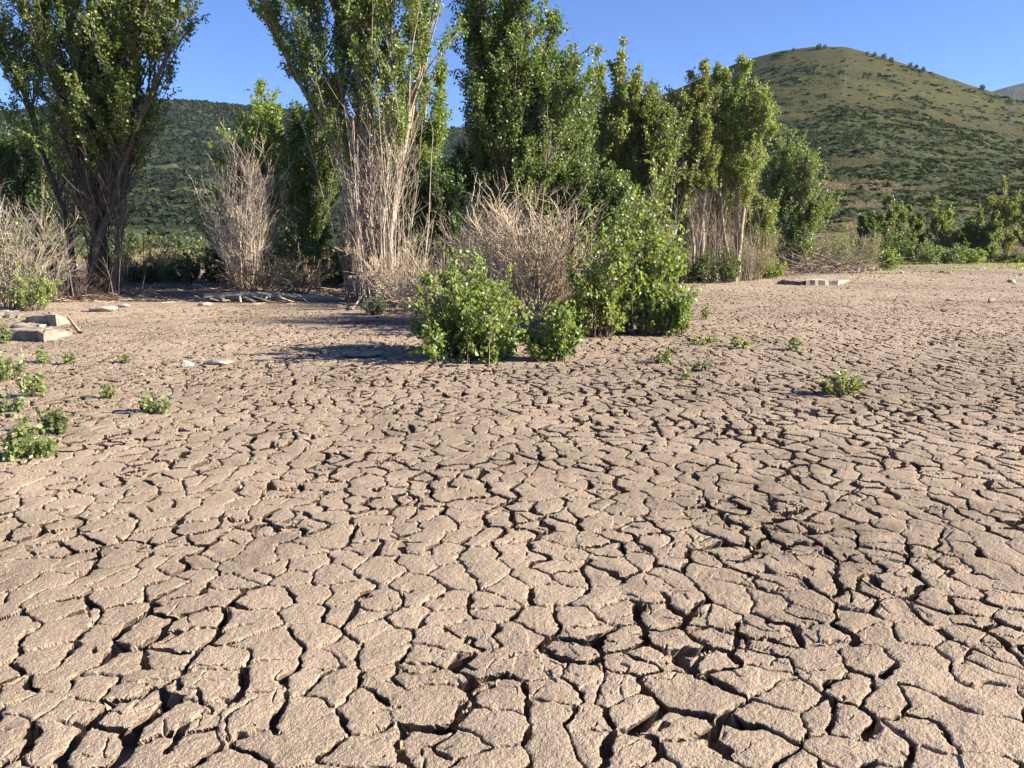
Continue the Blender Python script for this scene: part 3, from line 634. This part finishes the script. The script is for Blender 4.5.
# litter of twigs, small clods and thin grass: uncountable
def scatter(n, fn, rng, box):
    out = []
    while sum(map(len, out)) < n:
        p = np.c_[rng.uniform(box[0], box[1], 4000), rng.uniform(box[2], box[3], 4000)]
        out.append(p[fn(p[:, 0], p[:, 1], rng)])
    return np.concatenate(out)[:n]
rng = np.random.default_rng(9)
p = scatter(5200, lambda x, y, g: (shore(x, y) < .5) & (g.random(len(x)) < np.exp(shore(x, y) / 3)) & (np.abs(x) < y * .75), rng, (-16, 26, 13, 45))
z = bank(p[:, 0], p[:, 1]); n = len(p); a = rng.uniform(0, 2 * np.pi, n)
S = grow(np.c_[p, z + .02], np.c_[np.cos(a), np.sin(a), rng.normal(0, .12, n)], rng.uniform(.15, .7, n), 4, 0, .12, rng)
S[..., 2] = np.maximum(S[..., 2], z[:, None] + .008)
sp = Soup(); tubes(sp, S, rng.uniform(.004, .011, (n, 1)) * np.ones((1, 4)), 3, wcols(n, (.40, .30, .22), rng, .35)); o = sp.build('twig_litter', M_BARK); o['kind'] = 'stuff'
sp = Soup()
p = scatter(900, lambda x, y, g: (shore(x, y) > -.6) & (np.abs(x) < y * .8) & (g.random(len(x)) < .25 + .75 * np.exp(-np.abs(shore(x, y)) / 2)), rng, (-16, 36, 6, 48))
for q in p:
    s = rng.uniform(.008, .022) * (1 + q[1] / 22); cc = np.array(TAN) * rng.uniform(.6, 1.15)
    V = unit(rng.normal(size=(8, 3))); 
    V = np.array([[1, 0, 0], [0, 1, 0], [-1, 0, 0], [0, -1, 0], [0, 0, .7], [0, 0, -.7]]) * (1 + rng.normal(0, .25, (6, 1)))
    sp.add(V * s * np.array([1.2, 1.2, .9]) + np.array([q[0], q[1], gz(q[0], q[1]) + s * .3]), None, [(0, 1, 4), (1, 2, 4), (2, 3, 4), (3, 0, 4), (1, 0, 5), (2, 1, 5), (3, 2, 5), (0, 3, 5)], cc)
o = sp.build('pebble_litter', M_STONE); o['kind'] = 'stuff'
p = scatter(9000, lambda x, y, g: (x > 8) & (fbm(x * .35, y * .7, 88, 3) + .012 * (y - 48) > .52) & (x < y * .8), rng, (8, 60, 37, 62))
n = len(p); z = bank(p[:, 0], p[:, 1]); hgt = rng.uniform(.03, .11, n) * (1 + sm(50, 58, p[:, 1])); a = rng.uniform(0, 6.28, n); w = np.c_[np.cos(a), np.sin(a), a * 0] * .03
b = np.c_[p, z]; tip = b + np.c_[rng.normal(0, .03, n), rng.normal(0, .03, n), hgt]
sp = Soup(); sp.add(np.stack([b - w, b + w, tip], 1), None, np.arange(3 * n).reshape(n, 3), np.repeat(leaf_cols(n, (.12, .14, .04), rng, .3), 3, 0)); o = sp.build('grass', M_LEAF); o['kind'] = 'stuff'

# ------------------------------------------------------------------ hills
def hill(name, ridge, r0, R1, na, nr, seed, colfn, amp=5., gamma=.95, relief=None):
    """ridge: (px, py) skyline points; the slope rises from distance r0 to the ridge at R1, then falls away behind"""
    rp = np.array(ridge, float)
    az = np.array([math.atan2(W(a, b, 1.)[0], 1.) for a, b in rp]); el = np.array([(W(a, b, 1.)[2] - CAM_H) / math.hypot(*W(a, b, 1.)[:2]) for a, b in rp])
    A = np.linspace(az[0], az[-1], na); E = np.interp(A, az, el)
    E = np.convolve(np.pad(E, 6, 'edge'), np.ones(13) / 13, 'valid')
    T = np.concatenate([np.linspace(0, 1, nr), np.linspace(1.02, 1.5, 12)])
    AA, TT = np.meshgrid(A, T); EE = np.repeat(E[None], len(T), 0)
    rr = r0 + (R1 - r0) * TT
    def height(aa, tt, ee):
        r = r0 + (R1 - r0) * tt
        up = np.where(tt <= 1, ee * r * np.clip(tt, 0, 1) ** gamma, ee * R1 * (1 - 1.3 * (tt - 1) ** 1.2))
        x, y = r * np.sin(aa), r * np.cos(aa); q = R1 / 10
        return up + amp * (fbm(x / q, y / q, seed, 4) - .5) * 2 * np.clip(tt * 3, 0, 1) * np.clip((1 - tt) * 4, .06, 1) + CAM_H * np.clip(tt, 0, 1)
    Z = height(AA, TT, EE); X, Yy = rr * np.sin(AA), rr * np.cos(AA)
    V = np.c_[X.ravel(), Yy.ravel(), Z.ravel() - .4 * (TT.ravel() <= 0)]
    if relief: V[:, 2] += relief(TT.ravel(), X.ravel(), Yy.ravel())
    c = colfn(AA.ravel(), TT.ravel(), X.ravel(), Yy.ravel())
    i = (np.arange(len(T) - 1)[:, None] * na + np.arange(na - 1)[None]).ravel()
    o = link(name, V, np.stack([i, i + 1, i + na + 1, i + na], 1), M_HILL, None, c, False); o['kind'] = 'structure'
    def at(aa, tt):
        r = r0 + (R1 - r0) * tt; x, y = r * np.sin(aa), r * np.cos(aa); z = height(aa, tt, np.interp(aa, A, E))
        return np.c_[x, y, z + (relief(tt, x, y) if relief else 0)]
    return at, A
def clumps(name, P, size, base, rng, nq, var=.3, tall=1., fs=1., nz=.55):
    """rough leafy mounds, every one a heap of small faces"""
    n = len(P); k = np.repeat(np.arange(n), nq); m = len(k)
    d = rdir(m, rng, -.15, 1.); rad = rng.uniform(.55, 1., m) ** .5
    s = size[k]; c = P[k] + d * (rad * s)[:, None] * np.array([1, 1, .75 * tall]) * .5
    nn = unit(d + rng.normal(0, nz, (m, 3))); a = unit(np.cross(nn, rdir(m, rng))); b = np.cross(nn, a)
    w = (s * fs * rng.uniform(.16, .34, m))[:, None]
    V = np.stack([c - a * w, c - b * w * .8, c + a * w, c + b * w * .8], 1)
    cl = base[k] * .82 * rng.uniform(1 - var, 1 + var, (m, 1))
    sp = Soup(); sp.add(V, np.arange(4 * m).reshape(m, 4), C=np.repeat(cl, 4, 0)); o = sp.build(name, M_SCRUB); o['kind'] = 'stuff'; return o

def thick_right(t, x, y):
    """how thick the scrub stands, 0 bare to 1 closed"""
    n = fbm(x / 60, y / 14, 900, 4) * .55 + fbm(x / 17, y / 8, 905, 3) * .45
    return sm(.40, .60, n - .13 * sm(.45, 1., t) + .07 * np.exp(-((t - .5) / .16) ** 2))
def bumps(x, y, s):
    return np.maximum(vnoise(x / 3.1, y / 3.1, s), .9 * vnoise(x / 1.9, y / 1.9, s + 1)) * .7 + .5 * vnoise(x / 7, y / 7, s + 2)
def col_right(a, t, x, y):
    g = np.array([.070, .068, .023]); br = np.array([.17, .115, .07]); sc = np.array([.062, .076, .028]); dk = np.array([.036, .052, .024])
    n1 = fbm(x / 45, y / 16, 901, 4)[:, None]; n2 = fbm(x / 12, y / 6, 910, 3)[:, None]; n3 = vnoise(x / 2.6, y / 2.6, 911)[:, None]
    low = sm(.46, .2, t + (n1[:, 0] - .5) * .35)[:, None] * sm(.45, .6, n2)
    c = g * (.7 + .6 * n1) * (1 - low) + br * (.7 + .6 * n2) * low
    k = thick_right(t, x, y)[:, None] * (.55 + .45 * sm(.3, .6, n3))
    return c * (1 - k) + (sc * (1 - n2) + dk * n2) * (.75 + .5 * n3) * k
hr, A = hill('hill', [(560, 132), (600, 118), (640, 102), (670, 92), (700, 79), (742, 61), (780, 51), (815, 46.5), (846, 47), (880, 56), (920, 69), (960, 82), (1000, 94), (1060, 108), (1160, 128), (1300, 150)], 90, 620, 900, 480, 3, col_right, 5., relief=lambda t, x, y: thick_right(t, x, y) * (bumps(x, y, 940) * 1.5 + .5 * vnoise(x / 1.2, y / 1.2, 944)) * np.clip(t * 20, 0, 1) * (1 - .6 * sm(.8, 1, t)))
rng = np.random.default_rng(31)
n = 120000; a = rng.uniform(A[0], A[-1], n); t = np.sqrt(rng.random(n)) * .99 + .005
r = 90 + 530 * t; x, y = r * np.sin(a), r * np.cos(a)
keep = rng.random(n) < .035 + .85 * thick_right(t, x, y) * sm(.36, .60, fbm(x / 9, y / 5, 915, 3)); keep &= rng.random(n) < (1 - .6 * sm(.6, .95, t))
a, t = a[keep], t[keep]; n = len(a)
P = hr(a, t); P[:, 2] -= .15
size = (.7 + 2.6 * rng.random(n) ** 2.5) * (.8 + .4 * t)
mixc = rng.random((n, 1))
base = np.where(mixc < .55, np.array([.050, .066, .026]), np.where(mixc < .8, np.array([.068, .080, .029]), np.array([.034, .048, .022])))
clumps('hill_scrub', P, size, base, rng, 20, fs=.75, tall=.55, nz=.6, var=.2)

def col_left(a, t, x, y):
    n1 = fbm(x / 30, y / 18, 920, 4)[:, None]; n3 = vnoise(x / 5, y / 5, 921)[:, None]
    return np.array([.050, .070, .034]) * (.30 + .5 * n1 + .4 * n3) + np.array([.035, .026, .010]) * sm(.58, .7, n1)
hl, A = hill('wooded_hill', [(-500, 170), (-300, 150), (-120, 128), (0, 114), (60, 106), (130, 101), (190, 102), (240, 106), (300, 112), (380, 122), (460, 130), (560, 136), (640, 120), (700, 112), (800, 150)], 190, 1000, 900, 420, 4, col_left, 6., 1.0, relief=lambda t, x, y: (np.maximum(vnoise(x / 6.5, y / 6.5, 960), .9 * vnoise(x / 4.1, y / 4.1, 961)) * 2.2 + 1.0 * vnoise(x / 16, y / 16, 962)) * np.clip(t * 12, 0, 1))
n = 55000; a = rng.uniform(A[0], A[-1], n); t = np.sqrt(rng.random(n)) * .99 + .005
r = 190 + 810 * t; x, y = r * np.sin(a), r * np.cos(a)
keep = (fbm(x / 45, y / 26, 930, 4) > .43 - .12 * sm(.6, .9, t) - .06 * sm(.4, .1, t) + rng.normal(0, .03, n)) & (a < 0.22); a, t = a[keep], t[keep]; n = len(a)
P = hl(a, t); P[:, 2] -= .4; size = (2.5 + 6.0 * rng.random(n) ** 2.) * (.7 + .4 * t)
mixc = rng.random((n, 1)); base = np.where(mixc < .5, np.array([.052, .074, .038]), np.where(mixc < .75, np.array([.075, .092, .040]), np.array([.030, .048, .030]))) * (.28 + .62 * fbm(P[:, 0] / 60, P[:, 1] / 25, 950, 3))[:, None]
clumps('hill_forest', P, size, base, rng, 24, tall=1.0, fs=.7, nz=.5, var=.2)
hf, A = hill('far_mountain', [(880, 130), (920, 118), (950, 108), (985, 93), (1010, 85), (1030, 81), (1080, 74), (1160, 70), (1300, 95)], 1500, 3000, 80, 20, 5, lambda a, t, x, y: np.tile(np.array([.10, .095, .05]), (len(a), 1)), 20.)

# single small trees on the skyline and on the upper slope
GK = 'small trees along the skyline of the hill'
sky = [(818, 6, 'left of the summit'), (824, 5, 'at the very summit'), (867, 4, 'first beyond the summit'), (874, 5, 'second down the ridge'), (884, 6, 'third down the ridge'), (891, 5, 'in the middle of the ridge row'),
       (911, 5, 'in the lower ridge row'), (917, 5, 'beside another in the lower ridge row'), (924, 5, 'at the end of the lower ridge row'), (985, 6, 'alone far down the ridge'), (793, 4, 'on the left shoulder of the hill')]
names = ['dark', 'pointed', 'tiny', 'small dark', 'rounded', 'little', 'thin', 'squat', 'faint', 'upright', 'low']
rp = np.array([(780, 51), (815, 46.5), (846, 47), (880, 56), (920, 69), (960, 82), (1000, 94)])
for k, (px, h, where) in enumerate(sky):
    g = np.random.default_rng(700 + k); aa = math.atan2(W(px, 60, 1.)[0], 1.); P = hr(np.array([aa]), np.array([.985]))[0]; H = h * 615 / F * .8
    root = thing('ridge_tree', f'{names[k]} tree {where} against the sky', 'tree', P, GK)
    sp = Soup(); tubes(sp, np.array([[[0, 0, -.5], [0, 0, H * .6]]]), np.array([[.2, .12]]), 4, BROWN); sp.build('trunk', M_BARK, root)
    m = 90; d = rdir(m, g, -.8, 1); q = np.c_[d[:, :2] * H * .36, d[:, 2] * H * .42] * g.uniform(.5, 1, (m, 1)) + np.array([0, 0, H * .55])
    sp = Soup(); leaves(sp, q, d, H * .26, leaf_cols(m, (.03, .05, .022), g, 0), g); sp.build('crown', M_SCRUB, root)

# power pylons on the slope
def pylon(label, px, py_base, py_top, t):
    aa = math.atan2(W(px, 110, 1.)[0], 1.)
    P = hr(np.array([aa]), np.array([t]))[0]; dist = math.hypot(P[0], P[1]); H = (py_base - py_top) / F * dist * 1.02
    root = thing('power_pylon', label, 'pylon', P, 'power pylons on the hillside'); root.rotation_euler.z = .5 - aa
    c = (.42, .42, .42); s = H / 25
    def bars(name, L, r):
        sp = Soup()
        for p, q in L: tubes(sp, np.array([[p, q]], float), np.full((1, 2), r * s), 4, c)
        return sp.build(name, M_STEEL, root)
    L = []; lv = np.linspace(0, 1, 9); w = lambda u: (1.5 * (1 - u) ** 1.3 + .35) * s
    for u0, u1 in zip(lv[:-1], lv[1:]):
        for sx, sy in ((1, 1), (1, -1), (-1, -1), (-1, 1)): L.append(((sx * w(u0), sy * w(u0), H * .85 * u0 - (.8 if u0 == 0 else 0)), (sx * w(u1), sy * w(u1), H * .85 * u1)))
        L += [((-w(u0), -w(u0), H * .85 * u0), (w(u1), -w(u1), H * .85 * u1)), ((w(u0), w(u0), H * .85 * u0), (-w(u1), w(u1), H * .85 * u1)), ((-w(u0), w(u0), H * .85 * u0), (-w(u1), -w(u1), H * .85 * u1)), ((w(u0), -w(u0), H * .85 * u0), (w(u1), w(u1), H * .85 * u1))]
    bars('lattice_mast', L, .04)
    bars('crossarm', [((-.3 * s, 0, H * .84), (-3.2 * s, 0, H)), ((.3 * s, 0, H * .84), (3.2 * s, 0, H)), ((-4.5 * s, 0, H * .97), (4.5 * s, 0, H * .97))], .07)
    for q in (-4.2, 0, 4.2): bars('insulator', [((q * s, 0, H * .97), (q * s, 0, H * .89))], .14)
pylon('pale lattice pylon low on the right slope of the hill, clearer one', 1013, 128, 96, .785)
pylon('faint thin pylon high on the hill, half lost in the scrub', 843, 92, 69, .75)

# ------------------------------------------------------------------ sky, sun, air, camera
hm, hn, hl_, hb = mat('haze'); hn.remove(hb)
pv = hn.new('ShaderNodeVolumePrincipled'); pv.inputs['Color'].default_value = (.62, .78, 1, 1); pv.inputs['Density'].default_value = .00004; pv.inputs['Anisotropy'].default_value = .1
hl_.new(pv.outputs[0], hn['Material Output'].inputs['Volume'])
b = 5000.; ho = link('haze', [(sx * b, sy * b, zz) for zz in (-3, 720) for sx, sy in ((-1, -1), (1, -1), (1, 1), (-1, 1))],
     np.array([(3, 2, 1, 0), (4, 5, 6, 7), (0, 1, 5, 4), (1, 2, 6, 5), (2, 3, 7, 6), (3, 0, 4, 7)]), hm); ho['kind'] = 'stuff'
SUN_EL, SUN_AZ = R(25), R(99)              # azimuth from +Y towards +X: from the right and a little behind
w = bpy.data.worlds.new('World'); scene.world = w; w.use_nodes = True
nt = w.node_tree; bg = nt.nodes['Background']
st = nt.nodes.new('ShaderNodeTexSky'); st.sky_type = 'NISHITA'; st.sun_disc = False; st.sun_elevation = SUN_EL; st.sun_rotation = SUN_AZ
st.altitude = 1800; st.air_density = 1.0; st.dust_density = 0.1; st.ozone_density = 4.0
tn = nt.nodes.new('ShaderNodeVectorMath'); tn.operation = 'MULTIPLY'; tn.inputs[1].default_value = (.56, .755, 1.11)
nt.links.new(st.outputs[0], tn.inputs[0]); nt.links.new(tn.outputs[0], bg.inputs[0]); bg.inputs[1].default_value = .05
sl = bpy.data.lights.new('sun', 'SUN'); sl.energy = 5.0; sl.angle = R(.5); sl.color = (1, .90, .76)
so = bpy.data.objects.new('sun', sl); COL.objects.link(so)
import mathutils
so.rotation_euler = mathutils.Vector((math.sin(SUN_AZ) * math.cos(SUN_EL), math.cos(SUN_AZ) * math.cos(SUN_EL), math.sin(SUN_EL))).to_track_quat('Z', 'Y').to_euler()
cam = bpy.data.cameras.new('camera'); co = bpy.data.objects.new('camera', cam); COL.objects.link(co)
co.location = (0, 0, CAM_H); co.rotation_euler = (R(90) - PITCH, 0, 0)
cam.sensor_width = 36; cam.lens = F / 1024 * 36; cam.clip_start = .05; cam.clip_end = 9000
scene.camera = co
vs = scene.view_settings; vs.view_transform = 'Standard'; vs.look = 'None'; vs.exposure = 1.9; vs.gamma = 1; vs.use_curve_mapping = False
scene.render.engine = 'CYCLES'
cy = scene.cycles; cy.max_bounces = 6; cy.diffuse_bounces = 3; cy.glossy_bounces = 2; cy.transmission_bounces = 3; cy.volume_bounces = 0; cy.use_denoising = True; cy.denoiser = 'OPENIMAGEDENOISE'; cy.denoising_input_passes = 'RGB_ALBEDO_NORMAL'
cy.caustics_reflective = False; cy.caustics_refractive = False
